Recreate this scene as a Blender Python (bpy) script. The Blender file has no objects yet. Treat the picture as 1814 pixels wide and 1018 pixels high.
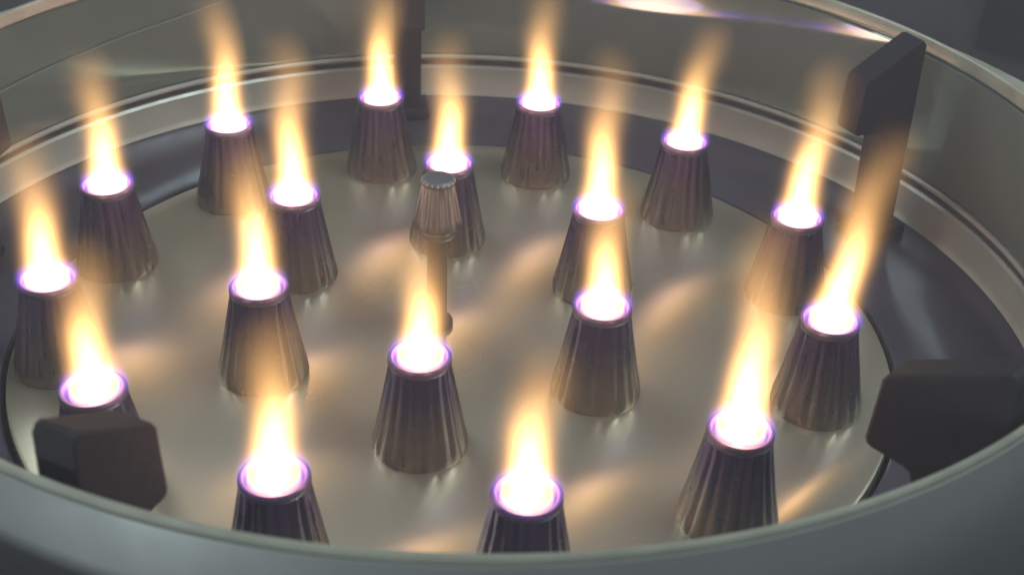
import bpy, bmesh, math, random
from mathutils import Matrix, Vector
random.seed(7)
scene = bpy.context.scene
COL = scene.collection
PI = math.pi

# ------------------------------------------------------------------ camera, world, lamps, exposure
cam_d = bpy.data.cameras.new('camera')
cam = bpy.data.objects.new('camera', cam_d); COL.objects.link(cam)
cam_d.sensor_width = 36.0
cam_d.lens = 36.0 * 2363.78 / 1814.0
cam_d.clip_start = 0.01; cam_d.clip_end = 50.0
cam.matrix_world = (Matrix.Translation((0.0, -0.42735, 0.28099))
                    @ Matrix.Rotation(math.radians(-3.6425), 4, 'Z')
                    @ Matrix.Rotation(math.radians(58.5037), 4, 'X')
                    @ Matrix.Rotation(math.radians(2.6194), 4, 'Z'))
cam_d.dof.use_dof = True
cam_d.dof.focus_distance = 0.50
cam_d.dof.aperture_fstop = 16.0
scene.camera = cam

world = bpy.data.worlds.new('World'); scene.world = world; world.use_nodes = True
bg = world.node_tree.nodes['Background']
bg.inputs['Color'].default_value = (0.86, 0.88, 1.0, 1); bg.inputs['Strength'].default_value = 0.12

def area(name, loc, target, sx, sy, power, col):
    d = bpy.data.lights.new(name, 'AREA'); d.shape = 'RECTANGLE'; d.size = sx; d.size_y = sy
    d.energy = power; d.color = col
    o = bpy.data.objects.new(name, d); COL.objects.link(o)
    o.location = loc
    o.rotation_euler = (Vector(target) - Vector(loc)).to_track_quat('-Z', 'Y').to_euler()
    return o
area('offscreen_lamp', (-0.75, 0.50, 0.85), (0, 0, 0), 0.7, 0.45, 3.0, (0.92, 1.0, 0.94))
area('offscreen_lamp', (-1.0, -1.15, 0.16), (-0.1, -0.2, 0.0), 0.5, 0.25, 7.5, (0.88, 1.0, 0.98))
area('offscreen_lamp', (0.62, -0.05, 1.0), (-0.1, 0.05, 0.02), 0.5, 0.4, 6.2, (0.88, 1.0, 0.95))  # added fill to brighten the left inner wall, no known source there

scene.view_settings.view_transform = 'Standard'
scene.view_settings.look = 'None'
scene.view_settings.exposure = 0.0
scene.view_settings.gamma = 1.0
scene.view_settings.use_curve_mapping = False
cy = scene.cycles
cy.use_denoising = True
cy.max_bounces = 5; cy.glossy_bounces = 4; cy.diffuse_bounces = 2; cy.volume_bounces = 0
cy.transparent_max_bounces = 48
cy.volume_step_rate = 0.8
cy.volume_max_steps = 256
cy.sample_clamp_indirect = 4.0
cy.caustics_reflective = True

# ------------------------------------------------------------------ helpers
def mesh_obj(name, verts, faces, mat, parent=None, smooth=True, sharp=None):
    me = bpy.data.meshes.new(name)
    me.from_pydata(verts, [], faces); me.update()
    bm = bmesh.new(); bm.from_mesh(me)
    bmesh.ops.recalc_face_normals(bm, faces=bm.faces)
    bm.to_mesh(me); bm.free()
    if smooth:
        me.polygons.foreach_set('use_smooth', [True] * len(me.polygons))
        if sharp: me.set_sharp_from_angle(angle=math.radians(sharp))
    if mat: me.materials.append(mat)
    o = bpy.data.objects.new(name, me); COL.objects.link(o); o.parent = parent
    return o

def lathe(name, prof, mat, parent=None, seg=96, closed=False, centre=None, mod=None, sharp=35):
    """prof = [(r, z)...]; centre(z) -> (x, y); mod(a, r, z) -> r"""
    V, F = [], []
    n = len(prof)
    for r, z in prof:
        c = centre(z) if centre else (0, 0)
        for k in range(seg):
            a = 2 * PI * k / seg
            rr = mod(a, r, z) if mod else r
            V.append((c[0] + rr * math.cos(a), c[1] + rr * math.sin(a), z))
    rng = n if closed else n - 1
    for i in range(rng):
        j = (i + 1) % n
        for k in range(seg):
            l = (k + 1) % seg
            F.append((i * seg + k, i * seg + l, j * seg + l, j * seg + k))
    if not closed:
        if prof[0][0] > 1e-6: pass
    return mesh_obj(name, V, F, mat, parent, True, sharp)

def disc_lathe(name, prof, mat, parent=None, seg=96, mod=None, sharp=35):
    """profile that starts and/or ends on the axis (r = 0): poles closed with a fan"""
    V, F, rings = [], [], []
    for r, z in prof:
        if r < 1e-7:
            V.append((0, 0, z)); rings.append([len(V) - 1])
        else:
            s = len(V)
            for k in range(seg):
                a = 2 * PI * k / seg
                rr = mod(a, r, z) if mod else r
                V.append((rr * math.cos(a), rr * math.sin(a), z))
            rings.append(list(range(s, s + seg)))
    for A, B in zip(rings, rings[1:]):
        for k in range(seg):
            l = (k + 1) % seg
            if len(A) == 1: F.append((A[0], B[k], B[l]))
            elif len(B) == 1: F.append((A[k], A[l], B[0]))
            else: F.append((A[k], A[l], B[l], B[k]))
    return mesh_obj(name, V, F, mat, parent, True, sharp)

def empty(name, loc=(0, 0, 0), rz=0.0):
    o = bpy.data.objects.new(name, None); COL.objects.link(o)
    o.location = loc; o.rotation_euler = (0, 0, rz); o.empty_display_size = 0.01
    return o

def tag(o, label=None, cat=None, group=None, kind=None):
    if label: o['label'] = label
    if cat: o['category'] = cat
    if group: o['group'] = group
    if kind: o['kind'] = kind
    return o

def copy_tree(src, parent=None):
    c = src.copy(); COL.objects.link(c); c.parent = parent
    for ch in [x for x in bpy.data.objects if x.parent is src]:
        copy_tree(ch, c)
    return c

# ------------------------------------------------------------------ materials
def metal(name, col, rough, col2=None, rough2=None, scale=60.0, stretch=(1, 1, 1), bump=0.0, metallic=1.0, detail=4.0, spec=None):
    m = bpy.data.materials.new(name); m.use_nodes = True
    nt = m.node_tree; N = nt.nodes; L = nt.links
    b = N['Principled BSDF']
    b.inputs['Metallic'].default_value = metallic
    tc = N.new('ShaderNodeTexCoord'); mp = N.new('ShaderNodeMapping'); mp.inputs['Scale'].default_value = stretch
    nz = N.new('ShaderNodeTexNoise'); nz.inputs['Scale'].default_value = scale; nz.inputs['Detail'].default_value = detail
    L.new(tc.outputs['Object'], mp.inputs['Vector']); L.new(mp.outputs['Vector'], nz.inputs['Vector'])
    cr = N.new('ShaderNodeValToRGB')
    cr.color_ramp.elements[0].position = 0.32; cr.color_ramp.elements[1].position = 0.68
    cr.color_ramp.elements[0].color = (*col, 1); cr.color_ramp.elements[1].color = (*(col2 or col), 1)
    L.new(nz.outputs['Fac'], cr.inputs['Fac']); L.new(cr.outputs['Color'], b.inputs['Base Color'])
    mr = N.new('ShaderNodeMapRange'); mr.inputs['From Min'].default_value = 0.3; mr.inputs['From Max'].default_value = 0.7
    mr.inputs['To Min'].default_value = rough; mr.inputs['To Max'].default_value = rough2 or rough
    nz2 = N.new('ShaderNodeTexNoise'); nz2.inputs['Scale'].default_value = scale * 2.3; nz2.inputs['Detail'].default_value = min(6.0, detail + 2.0)
    L.new(mp.outputs['Vector'], nz2.inputs['Vector']); L.new(nz2.outputs['Fac'], mr.inputs['Value'])
    L.new(mr.outputs['Result'], b.inputs['Roughness'])
    if bump:
        bp = N.new('ShaderNodeBump'); bp.inputs['Strength'].default_value = bump; bp.inputs['Distance'].default_value = 0.0006
        L.new(nz2.outputs['Fac'], bp.inputs['Height']); L.new(bp.outputs['Normal'], b.inputs['Normal'])
    return m

M_plate = metal('brushed_plate_steel', (0.50, 0.49, 0.41), 0.27, (0.55, 0.54, 0.45), 0.30, 9, (1, 1, 1), 0.0, metallic=0.76, detail=1.0)
_b = M_plate.node_tree.nodes['Principled BSDF']; _b.inputs['Anisotropic'].default_value = 0.85
_c = M_plate.node_tree.nodes.new('ShaderNodeCombineXYZ'); _c.inputs[0].default_value = 0.955; _c.inputs[1].default_value = 0.30
M_plate.node_tree.links.new(_c.outputs[0], _b.inputs['Tangent'])
M_ring = metal('blued_trough_steel', (0.10, 0.10, 0.145), 0.14, (0.14, 0.14, 0.19), 0.24, 18, (1, 1, 1), 0.02, metallic=0.55)
M_wall = metal('glossy_wall_enamel', (0.245, 0.31, 0.275), 0.025, (0.285, 0.35, 0.31), 0.045, 12, (1, 1, 0.35), 0.0, metallic=0.45)
M_lip = metal('pale_lip_steel', (0.40, 0.45, 0.42), 0.30, (0.48, 0.52, 0.48), 0.42, 40, (1, 1, 1), 0.02, metallic=0.2)
M_rim = metal('worn_rim_steel', (0.46, 0.49, 0.41), 0.30, (0.58, 0.60, 0.50), 0.45, 60, (1, 1, 1), 0.05, metallic=0.45)
M_outer = metal('dull_outer_steel', (0.27, 0.29, 0.29), 0.42, (0.32, 0.34, 0.34), 0.55, 18, (1, 1, 1), 0.12, metallic=0.3)
M_gap = metal('sooty_steel', (0.07, 0.07, 0.085), 0.6, (0.10, 0.10, 0.11), 0.8, 60, metallic=0.3)
M_nozzle = metal('glow_tinted_nozzle_metal', (0.30, 0.265, 0.245), 0.25, (0.37, 0.325, 0.29), 0.33, 90, (1, 1, 0.3), 0.01)
def violet_glow_tint(m, z0, z1, col):                   # violet lens glow painted into the metal colour, stronger towards the mouth
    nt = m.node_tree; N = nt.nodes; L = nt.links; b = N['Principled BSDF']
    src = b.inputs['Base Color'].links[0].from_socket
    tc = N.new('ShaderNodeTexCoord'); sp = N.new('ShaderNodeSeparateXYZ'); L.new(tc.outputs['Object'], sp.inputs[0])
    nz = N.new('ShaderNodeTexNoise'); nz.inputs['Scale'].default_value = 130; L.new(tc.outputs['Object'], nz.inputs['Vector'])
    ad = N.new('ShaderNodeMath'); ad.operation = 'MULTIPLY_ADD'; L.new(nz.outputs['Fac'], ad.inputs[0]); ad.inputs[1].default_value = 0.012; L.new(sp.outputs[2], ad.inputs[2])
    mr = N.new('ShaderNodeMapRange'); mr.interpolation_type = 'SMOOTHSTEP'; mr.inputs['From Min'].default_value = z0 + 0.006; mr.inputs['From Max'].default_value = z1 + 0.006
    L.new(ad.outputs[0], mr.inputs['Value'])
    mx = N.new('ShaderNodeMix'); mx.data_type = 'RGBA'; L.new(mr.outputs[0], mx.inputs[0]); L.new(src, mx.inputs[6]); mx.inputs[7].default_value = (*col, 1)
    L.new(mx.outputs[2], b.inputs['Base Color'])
violet_glow_tint(M_nozzle, 0.006, 0.032, (0.20, 0.155, 0.30))
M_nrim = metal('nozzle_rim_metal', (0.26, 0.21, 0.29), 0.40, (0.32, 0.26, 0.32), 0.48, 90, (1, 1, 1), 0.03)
M_iron = metal('black_cast_iron', (0.011, 0.010, 0.014), 0.62, (0.016, 0.015, 0.020), 0.72, 160, (1, 1, 1), 0.16, metallic=0.0)
M_pilot = metal('pilot_metal', (0.20, 0.215, 0.205), 0.40, (0.25, 0.265, 0.25), 0.48, 60, (1, 1, 0.3), 0.04)
M_stem = metal('sooty_stem_metal', (0.05, 0.048, 0.06), 0.5, (0.08, 0.075, 0.085), 0.6, 90, metallic=0.5)
M_cap = metal('pilot_cap_metal', (0.19, 0.185, 0.20), 0.45, (0.24, 0.23, 0.24), 0.55, 80, metallic=0.4)
M_top = metal('dark_cooktop_steel', (0.05, 0.055, 0.05), 0.45, (0.09, 0.09, 0.08), 0.6, 9, (1, 1, 1), 0.05, metallic=0.6)
M_grey = metal('grey_panel_paint', (0.12, 0.12, 0.10), 0.5, (0.17, 0.16, 0.14), 0.65, 12, metallic=0.0)
M_dark = metal('dark_green_paint', (0.02, 0.026, 0.024), 0.5, (0.035, 0.04, 0.036), 0.6, 20, metallic=0.0)

def flame_material():
    """glowing gas: emission in the volume only. Object colour carries lean x, lean y, height."""
    m = bpy.data.materials.new('burning_gas'); m.use_nodes = True
    nt = m.node_tree; N = nt.nodes; L = nt.links
    for n in list(N): N.remove(n)
    out = N.new('ShaderNodeOutputMaterial')
    def val(x):
        v = N.new('ShaderNodeValue'); v.outputs[0].default_value = x; return v.outputs[0]
    def mt(op, a, b=None, c=None, clamp=False):
        n = N.new('ShaderNodeMath'); n.operation = op; n.use_clamp = clamp
        for i, s in enumerate((a, b, c)):
            if s is None: continue
            if isinstance(s, (int, float)): n.inputs[i].default_value = s
            else: L.new(s, n.inputs[i])
        return n.outputs[0]
    tc = N.new('ShaderNodeTexCoord'); sp = N.new('ShaderNodeSeparateXYZ'); L.new(tc.outputs['Object'], sp.inputs[0])
    oi = N.new('ShaderNodeObjectInfo'); sc = N.new('ShaderNodeSeparateColor'); L.new(oi.outputs['Color'], sc.inputs[0])
    X, Y, Z = sp.outputs
    t = mt('DIVIDE', Z, sc.outputs[2])
    tpos = mt('MAXIMUM', t, 0.0)
    tp = mt('POWER', tpos, 1.35)
    # turbulence
    ph = mt('MULTIPLY_ADD', oi.outputs['Random'], 40.0, mt('MULTIPLY', Z, 150.0))
    amp = mt('MULTIPLY', tpos, 0.0016)
    dx = mt('MULTIPLY', mt('SINE', ph), amp)
    dy = mt('MULTIPLY', mt('COSINE', mt('MULTIPLY', ph, 0.7)), amp)
    x = mt('SUBTRACT', mt('SUBTRACT', X, mt('MULTIPLY', sc.outputs[0], tp)), dx)
    y = mt('SUBTRACT', mt('SUBTRACT', Y, mt('MULTIPLY', sc.outputs[1], tp)), dy)
    r = mt('SQRT', mt('ADD', mt('MULTIPLY', x, x), mt('MULTIPLY', y, y)))
    # radius profile (metres) and brightness along the height
    cr = N.new('ShaderNodeFloatCurve'); L.new(tpos, cr.inputs['Value'])
    c = cr.mapping.curves[0]
    pts = [(0.0, 0.66), (0.03, 0.56), (0.09, 0.45), (0.2, 0.42), (0.38, 0.45), (0.55, 0.54), (0.75, 0.64), (1.0, 0.74)]
    c.points[0].location = pts[0]; c.points[1].location = pts[-1]
    for p in pts[1:-1]: c.points.new(*p)
    cr.mapping.update()
    R = mt('MULTIPLY', cr.outputs[0], 0.0100)
    q = mt('DIVIDE', r, R); q2 = mt('MULTIPLY', q, q)
    g = mt('EXPONENT', mt('MULTIPLY', q2, -1.0))
    ci = N.new('ShaderNodeFloatCurve'); L.new(tpos, ci.inputs['Value'])
    c = ci.mapping.curves[0]
    pts = [(0.0, 1.0), (0.12, 0.95), (0.28, 0.66), (0.40, 0.34), (0.53, 0.125), (0.70, 0.045), (0.86, 0.016), (1.0, 0.0)]
    c.points[0].location = pts[0]; c.points[1].location = pts[-1]
    for p in pts[1:-1]: c.points.new(*p)
    ci.mapping.update()
    I = mt('MULTIPLY', g, ci.outputs[0])
    cut = mt('MULTIPLY', mt('LESS_THAN', t, 1.0), mt('GREATER_THAN', Z, -0.004))
    mouth = mt('ADD', 0.0081, mt('MULTIPLY', mt('MAXIMUM', mt('SUBTRACT', Z, 0.002), 0.0), 1.2))
    side = mt('MULTIPLY', mt('SUBTRACT', mouth, r), 1400.0, None, True)
    I = mt('MULTIPLY', mt('MULTIPLY', I, cut), side)
    e1 = N.new('ShaderNodeEmission'); e1.inputs['Color'].default_value = (1.0, 0.52, 0.17, 1)
    L.new(mt('MULTIPLY', I, 950.0), e1.inputs['Strength'])
    # blue-violet burning zone around the mouth
    rv = mt('DIVIDE', mt('SUBTRACT', r, 0.0087), 0.0014)
    zv = mt('DIVIDE', mt('SUBTRACT', Z, 0.0004), 0.0022)
    gv = mt('EXPONENT', mt('MULTIPLY', mt('ADD', mt('MULTIPLY', rv, rv), mt('MULTIPLY', zv, zv)), -1.0))
    e2 = N.new('ShaderNodeEmission'); e2.inputs['Color'].default_value = (0.30, 0.12, 1.0, 1)
    L.new(mt('MULTIPLY', gv, 160.0), e2.inputs['Strength'])
    ad = N.new('ShaderNodeAddShader'); L.new(e1.outputs[0], ad.inputs[0]); L.new(e2.outputs[0], ad.inputs[1])
    L.new(ad.outputs[0], out.inputs['Volume'])
    return m
M_flame = flame_material()

# ------------------------------------------------------------------ setting
def box(name, x0, x1, y0, y1, z0, z1, mat, parent=None, bev=0.0):
    bm = bmesh.new(); bmesh.ops.create_cube(bm, size=1.0)
    for v in bm.verts:
        v.co = Vector(((x0 + x1) / 2 + v.co.x * (x1 - x0), (y0 + y1) / 2 + v.co.y * (y1 - y0), (z0 + z1) / 2 + v.co.z * (z1 - z0)))
    if bev: bmesh.ops.bevel(bm, geom=bm.edges[:], offset=bev, segments=2, affect='EDGES', profile=0.7)
    me = bpy.data.meshes.new(name); bm.to_mesh(me); bm.free()
    me.materials.append(mat)
    o = bpy.data.objects.new(name, me); COL.objects.link(o); o.parent = parent
    return o
tag(box('cooktop', -1.5, 1.5, -1.2, 1.6, -0.09, -0.06, M_top, None, 0.004), kind='structure')

# ------------------------------------------------------------------ burner housing
def wall_c(z):                                   # the shell leans a hair: centre drifts with height
    f = max(0.0, min(1.0, z / 0.081)); return (0.0068 + 0.005 * f, 0.0005 + 0.005 * f)
H = empty('burner_housing', (0, 0, -0.06))
tag(H, 'round steel burner housing with polished inner wall around the ring of flames', 'burner')
HO = 0.06                                        # children live in the housing's frame
def hz(p): return [(r, z + HO) for r, z in p]
def wc(z): return wall_c(z - HO)
def pc(z): return (0.0068, 0.0)

# base plate: a slightly domed disc with a rounded edge
pl = disc_lathe('base_plate', hz([(0, 0.0), (0.05, 0.0), (0.10, 0.0), (0.145, 0.0), (0.1622, 0.0), (0.1633, -0.0006), (0.1637, -0.0018), (0.1637, -0.005), (0.15, -0.005), (0, -0.005)]), M_plate, H, 160)
pl.location = (0.0068, 0, 0)
lathe('drip_tray', hz([(0.10, -0.012), (0.235, -0.012), (0.235, -0.014), (0.10, -0.014)]), M_gap, H, 96, True, pc)
lathe('trough_ring', hz([(0.1652, -0.003), (0.1658, -0.0012), (0.1670, -0.0006), (0.19, 0.0004), (0.2185, 0.0016), (0.2185, -0.004), (0.1652, -0.004)]), M_ring, H, 160, True, pc)
lathe('lower_band', hz([(0.2172, 0.0018), (0.2178, 0.0028), (0.2188, 0.0045), (0.2188, 0.0160), (0.2198, 0.0172), (0.2225, 0.0172), (0.2225, 0.0018)]), M_lip, H, 160, True, wc)
lathe('shadow_groove', hz([(0.2206, 0.0172), (0.2206, 0.0203), (0.2225, 0.0203), (0.2225, 0.0172)]), M_gap, H, 160, True, wc)
bead = [(0.2196 + 0.0014 * math.cos(a), 0.0217 + 0.0014 * math.sin(a)) for a in [2 * PI * k / 10 for k in range(10)]]
lathe('bead', hz(bead), M_lip, H, 160, True, wc)
lathe('inner_wall', hz([(0.2205, 0.0226), (0.2199, 0.045), (0.2190, 0.0756), (0.21955, 0.0756), (0.2212, 0.0226)]), M_wall, H, 192, True, wc)
lathe('rim', hz([(0.2182, 0.0756), (0.2174, 0.0766), (0.2174, 0.0810), (0.2179, 0.0817), (0.2190, 0.0818), (0.2195, 0.0812), (0.2195, 0.0756)]), M_rim, H, 192, True, wc)
lathe('outer_shell', hz([(0.2197, 0.0800), (0.2197, 0.0745), (0.2214, 0.02), (0.2228, -0.0597), (0.2250, -0.0597), (0.2236, 0.02), (0.2206, 0.0795), (0.2203, 0.0800)]), M_outer, H, 160, True, wc)

# polished liner sheet inside the wall whose top edge climbs along the wall
def liner_top(a):
    d = math.degrees(a)
    P = [(56, 0.0748), (80, 0.0740), (100, 0.0700), (120.6, 0.0612), (128.4, 0.0560), (141, 0.0520), (152.8, 0.0497), (175, 0.0470), (205, 0.0450), (230, 0.0440), (260, 0.0480), (300, 0.0620), (330, 0.0748), (416, 0.0748)]
    for (d0, z0), (d1, z1) in zip(P, P[1:]):
        if d0 <= d <= d1: return z0 + (z1 - z0) * (d - d0) / (d1 - d0)
    return P[-1][1]
V, F = [], []; n = 240
for k in range(n):
    a = math.radians(56 + 360 * k / n); zt = liner_top(a)
    b = 0.2200 - 0.0015 * (zt - 0.024) / 0.0508
    for r, z in ((0.2190, 0.0240), (b - 0.0010, zt - 0.0008), (b - 0.0006, zt), (b - 0.0001, zt), (0.2197, 0.0240)):
        c = wall_c(z); V.append((c[0] + r * math.cos(a), c[1] + r * math.sin(a), z + HO))
for k in range(n):
    for i in range(5):
        j = (i + 1) % 5; F.append((k * 5 + i, k * 5 + j, (k + 1) % n * 5 + j, (k + 1) % n * 5 + i))
mesh_obj('liner_sheet', V, F, M_wall, H, True, 10)

# outer surround ring that the shell drops into
lathe('surround_ring', hz([(0.2450, 0.0600), (0.2450, 0.0640), (0.2462, 0.0652), (0.2560, 0.0652), (0.2575, 0.0640), (0.2580, -0.0597), (0.2560, -0.0597), (0.2555, 0.0600)]), M_rim, H, 160, True, wc)

# ------------------------------------------------------------------ pot supports
def make_support(name, a_deg, label, ext=0.0):
    a = math.radians(a_deg); T = 0.0125
    prof = [(0.1770, 0.0745), (0.1782, 0.0766), (0.1800, 0.0776), (0.2020 + ext, 0.0900 + ext * 0.5), (0.2038 + ext, 0.0898 + ext * 0.5), (0.2054 + ext, 0.0880 + ext * 0.5), (0.2072 + ext, 0.0012),
            (0.1935, 0.0012), (0.1918, 0.0480), (0.1908, 0.0505), (0.1888, 0.0515), (0.1780, 0.0520), (0.1764, 0.0528), (0.1758, 0.0545)]
    bm = bmesh.new()
    lo = [bm.verts.new((r - 0.1995, -T / 2, z)) for r, z in prof]; hi = [bm.verts.new((r - 0.1995, T / 2, z)) for r, z in prof]
    bm.faces.new(lo); bm.faces.new(hi[::-1])
    for i in range(len(prof)):
        j = (i + 1) % len(prof); bm.faces.new((lo[j], lo[i], hi[i], hi[j]))
    bmesh.ops.recalc_face_normals(bm, faces=bm.faces)
    ed = [e for e in bm.edges if abs(e.verts[0].co.y - e.verts[1].co.y) < 1e-6]
    bmesh.ops.bevel(bm, geom=ed, offset=0.0011, segments=2, affect='EDGES', profile=0.6)
    me = bpy.data.meshes.new('rib'); bm.to_mesh(me); bm.free(); me.materials.append(M_iron)
    root = empty('pot_support', (0.007 + 0.1995 * math.cos(a), 0.1995 * math.sin(a), 0.0012), a)
    rib = bpy.data.objects.new('rib', me); COL.objects.link(rib); rib.parent = root; rib.location = (0, 0, -0.0012)
    foot = box('foot', -0.010, 0.0110, -0.0105, 0.0105, 0.0002, 0.0042, M_iron, root, 0.0009)
    tag(root, label, 'pot support', 'cast iron pot supports around the wall')
    return root
SUP = [(24.3, 'black pot support whose dark mirror image shows in the steel wall'),
       (-48.4, 'black pot support showing its stepped side with a notched underside', 0.0085),
       (-117.6, 'stubby black pot support standing close against a lit nozzle, hiding its foot'),
       (168.0, 'black pot support at the bright glint on the steel lip, mostly cut off'),
       (97.0, 'slim black pot support seen edge-on against the back wall between two flames')]
for sup in SUP: make_support('pot_support', *sup)

# ------------------------------------------------------------------ nozzles and flames
# x, y, lean of the flame tip in x, flame height
NOZ = [(-0.1359,-0.0258,-0.0002,0.0500), (-0.1307,0.0458,-0.0025,0.0500), (-0.0915,0.1030,-0.0054,0.0540), (-0.0276,0.1352,0.0014,0.0520),
       (0.0441,0.1324,-0.0007,0.0500), (0.1052,0.0944,0.0064,0.0485), (0.1397,0.0276,0.0050,0.0590), (0.1349,-0.0465,0.0105,0.0650),
       (0.0919,-0.1078,-0.0012,0.0660), (0.0252,-0.1386,0.0017,0.0460), (-0.0462,-0.1310,0.0033,0.0490), (-0.1055,-0.0897,0.0009,0.0470),
       (-0.0575,0.0388,-0.0019,0.0600), (0.0031,0.0695,-0.0014,0.0510), (0.0616,0.0311,0.0001,0.0600), (0.0564,-0.0391,0.0003,0.0450),
       (-0.0059,-0.0705,0.0016,0.0420), (-0.0630,-0.0289,-0.0023,0.0520)]
WHERE = ['in outer ring between cut-off and stubby pot supports', 'in outer ring in line with the cut-off pot support',
         'in outer ring between cut-off and edge-on pot supports', 'in outer ring right before the edge-on pot support',
         'in outer ring next to edge-on pot support, towards mirrored one', 'in outer ring next to mirrored pot support, towards edge-on one',
         'in outer ring in line with the mirrored pot support', 'in outer ring between mirrored and stepped pot supports',
         'in outer ring in line with the stepped pot support', 'in outer ring midway between stepped and stubby pot supports',
         'in outer ring beside the stubby pot support, fully in view', 'in outer ring half hidden by the stubby pot support',
         'in inner ring facing cut-off and edge-on pot supports', 'in inner ring partly hidden by the unlit pilot',
         'in inner ring facing the mirrored pot support', 'in inner ring facing the stepped pot support',
         'in inner ring facing away from pilot-hidden nozzle', 'in inner ring facing cut-off and stubby pot supports']
NH = 0.036
def flute(nf, depth, r0, r1, z0, z1):
    def f(a, r, z):
        if z < z0 or z > z1: return r
        u = 0.5 - 0.5 * math.cos(nf * a)
        k = min(1.0, (z - z0) / 0.0015) * min(1.0, (z1 - z) / 0.004)
        return r - depth * k * (1 - u ** 0.6)
    return f
def make_nozzle():
    root = empty('burner_nozzle')
    prof = [(0.0125, 0.0), (0.0161, 0.0), (0.0162, 0.0006), (0.0160, 0.0034)]
    for k in range(1, 9):
        t = k / 8; prof.append((0.0160 + (0.0102 - 0.0160) * t ** 0.92, 0.0034 + (0.0332 - 0.0034) * t))
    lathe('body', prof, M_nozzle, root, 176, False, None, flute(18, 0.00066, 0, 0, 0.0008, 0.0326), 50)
    # rolled rim with its bore
    rp = [(0.0102, 0.0331), (0.01045, 0.0340), (0.01040, 0.0352), (0.0099, 0.0360), (0.0092, 0.0360), (0.0087, 0.0354), (0.0084, 0.0335), (0.0082, 0.0280), (0.0086, 0.0280), (0.0092, 0.0325)]
    lathe('rim', rp, M_nrim, root, 96, True, None, None, 40)
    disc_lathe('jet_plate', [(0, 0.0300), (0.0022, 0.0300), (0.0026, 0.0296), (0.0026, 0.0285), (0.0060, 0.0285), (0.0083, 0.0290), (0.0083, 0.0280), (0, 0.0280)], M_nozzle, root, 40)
    return root
def flame_mesh(h, lx, seed):
    """envelope of the glowing gas: flared at the mouth, waist, then a soft tip, following the lean"""
    V, F = [], []; seg = 20; zs = [-0.003, 0.0, 0.003, 0.006, 0.010] + [0.010 + (h - 0.010) * k / 9 for k in range(1, 10)]
    rr = random.Random(seed)
    for i, z in enumerate(zs):
        t = max(0.0, z / h)
        r = 0.0122 if z < 0.004 else 0.0122
        if z < -0.001: r = 0.0080
        elif z < 0.001: r = 0.0122
        if t > 0.7: r *= 1 - 0.45 * ((t - 0.7) / 0.3) ** 2
        cx = lx * t ** 1.35
        for k in range(seg):
            a = 2 * PI * k / seg
            V.append((cx + r * math.cos(a), r * math.sin(a), z))
    for i in range(len(zs) - 1):
        for k in range(seg):
            l = (k + 1) % seg; F.append((i * seg + k, i * seg + l, (i + 1) * seg + l, (i + 1) * seg + k))
    F.append(tuple(range(seg))[::-1]); F.append(tuple((len(zs) - 1) * seg + k for k in range(seg)))
    return V, F
proto = make_nozzle()
for i, (x, y, lx, h) in enumerate(NOZ):
    h *= 1.14
    nz = proto if i == 0 else copy_tree(proto)
    nz.location = (x, y, 0.0); nz.rotation_euler = (random.uniform(-0.012, 0.012), random.uniform(-0.012, 0.012), random.uniform(0, 6.28))
    tag(nz, 'fluted metal burner nozzle ' + WHERE[i], 'nozzle', 'lit fluted nozzles')
    V, F = flame_mesh(h, lx, i)
    fl = mesh_obj('flame', V, F, M_flame, None, True)
    fl.visible_shadow = False          # glowing gas absorbs nothing; spares marching the shadow rays
    fl.location = (x, y, NH); fl.color = (lx, 0.0, h, 1.0)
    tag(fl, 'white-yellow gas flame on nozzle ' + WHERE[i], 'flame', 'gas flames on the nozzles')
    for zz, e, c, rad in ((0.013, 0.0020, (1.0, 0.70, 0.32), 0.006), (0.003, 0.0045, (0.50, 0.38, 1.0), 0.006)):
        d = bpy.data.lights.new('flame_light', 'POINT'); d.energy = e; d.color = c; d.shadow_soft_size = rad
        lo = bpy.data.objects.new('flame_light', d); COL.objects.link(lo); lo.parent = fl; lo.location = (lx * (zz / h) ** 1.35, 0, zz)

# ------------------------------------------------------------------ unlit pilot in the middle
P = empty('pilot_burner', (-0.001, 0.003, 0.0))
tag(P, 'tall unlit pilot burner with fluted cone head, standing amid the inner ring', 'pilot burner')
disc_lathe('post', [(0, 0.0), (0.0062, 0.0), (0.0062, 0.002), (0.0056, 0.003), (0.0040, 0.0035), (0.0036, 0.038), (0.0070, 0.040), (0.0070, 0.042), (0, 0.042)], M_stem, P, 40)
lathe('collar', [(0.0045, 0.0390), (0.0070, 0.0396), (0.0076, 0.0412), (0.0072, 0.0428), (0.0045, 0.0432)], M_pilot, P, 40, True)
prof = [(0.0066, 0.0432), (0.0088, 0.0438), (0.0090, 0.0450)] + [(0.0090 - (0.0090 - 0.0060) * k / 6, 0.0450 + 0.0155 * k / 6) for k in range(1, 7)]
lathe('cone_head', prof, M_pilot, P, 144, False, None, flute(14, 0.00045, 0, 0, 0.0446, 0.0602), 50)
cap = disc_lathe('cap', [(0.0058, 0.0604), (0.0061, 0.0610), (0.0061, 0.0619), (0.0056, 0.0625), (0.0046, 0.0628), (0.0030, 0.0629), (0, 0.0629)], M_cap, P, 60)
V, F = [], []
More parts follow.
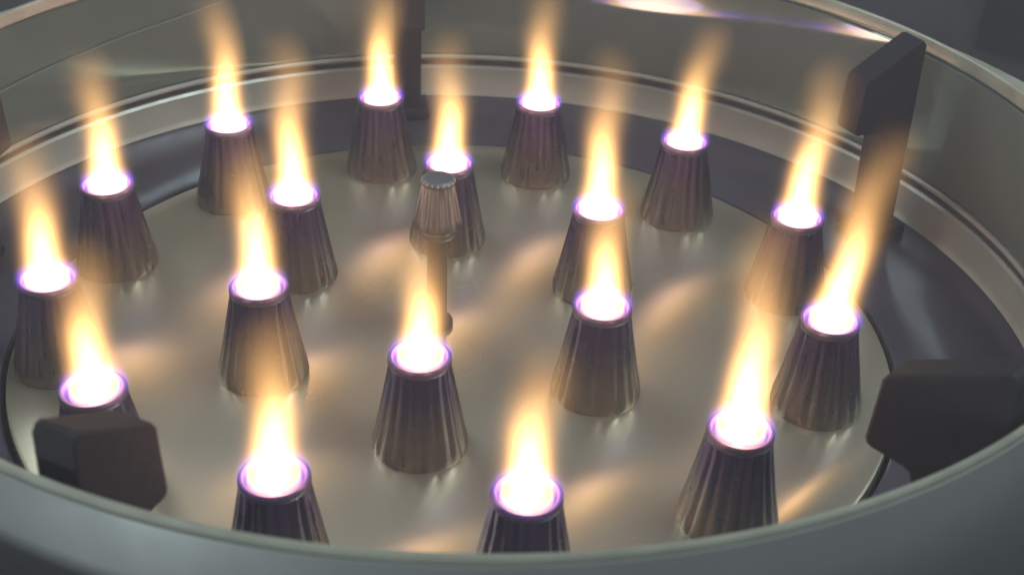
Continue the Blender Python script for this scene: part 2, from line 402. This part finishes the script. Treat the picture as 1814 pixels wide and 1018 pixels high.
for k in range(18):
    a = 2 * PI * (k + 0.5) / 18; s = len(V); c = (0.0057 * math.cos(a), 0.0057 * math.sin(a), 0.0617)
    for dx, dy, dz in ((1,0,0),(-1,0,0),(0,1,0),(0,-1,0),(0,0,1),(0,0,-1)): V.append((c[0]+dx*0.0009, c[1]+dy*0.0009, c[2]+dz*0.0009))
    for f in ((0,2,4),(2,1,4),(1,3,4),(3,0,4),(2,0,5),(1,2,5),(3,1,5),(0,3,5)): F.append(tuple(s+i for i in f))
mesh_obj('bead_ring', V, F, M_lip, cap, True)

# ------------------------------------------------------------------ bits of the stove beyond the housing
B = empty('control_box', (0.392, 0.395, -0.06), math.radians(-38))
tag(B, 'grey-brown upright metal box on the dark cooktop behind the mirrored pot support', 'control box')
box('case', -0.045, 0.045, -0.030, 0.030, 0.0, 0.120, M_grey, B, 0.004)
box('lid', -0.048, 0.048, -0.033, 0.033, 0.1205, 0.132, M_top, B, 0.003)
box('face_plate', -0.030, 0.030, -0.0328, -0.0302, 0.030, 0.105, M_top, B, 0.0008)
G = empty('gas_valve', (0.455, 0.300, -0.06), math.radians(20))
tag(G, 'dark gas valve with pipe stub on the cooktop beside the grey-brown box', 'valve')
disc_lathe('valve_body', [(0, 0), (0.034, 0), (0.036, 0.006), (0.030, 0.012), (0.026, 0.060), (0.030, 0.066), (0.030, 0.082), (0.022, 0.090), (0, 0.092)], M_dark, G, 40)
pipe = disc_lathe('pipe_stub', [(0, 0), (0.013, 0), (0.013, 0.10), (0.017, 0.102), (0.017, 0.118), (0, 0.118)], M_grey, G, 28)
pipe.location = (0, 0, 0.045); pipe.rotation_euler = (math.radians(90), 0, math.radians(-60))

# ------------------------------------------------------------------ thin haze volume added to imitate the lavender lens veil
hm = bpy.data.materials.new('lens_veil_haze'); hm.use_nodes = True
for n in list(hm.node_tree.nodes): hm.node_tree.nodes.remove(n)
ho = hm.node_tree.nodes.new('ShaderNodeOutputMaterial'); hv = hm.node_tree.nodes.new('ShaderNodeVolumePrincipled')
hv.inputs['Color'].default_value = (0.84, 0.84, 1.0, 1); hv.inputs['Density'].default_value = 0.21
hm.node_tree.links.new(hv.outputs[0], ho.inputs['Volume'])
tag(box('lens_veil_volume', -1.55, 1.55, -1.25, 1.65, -1.1, 0.32, hm), kind='stuff')
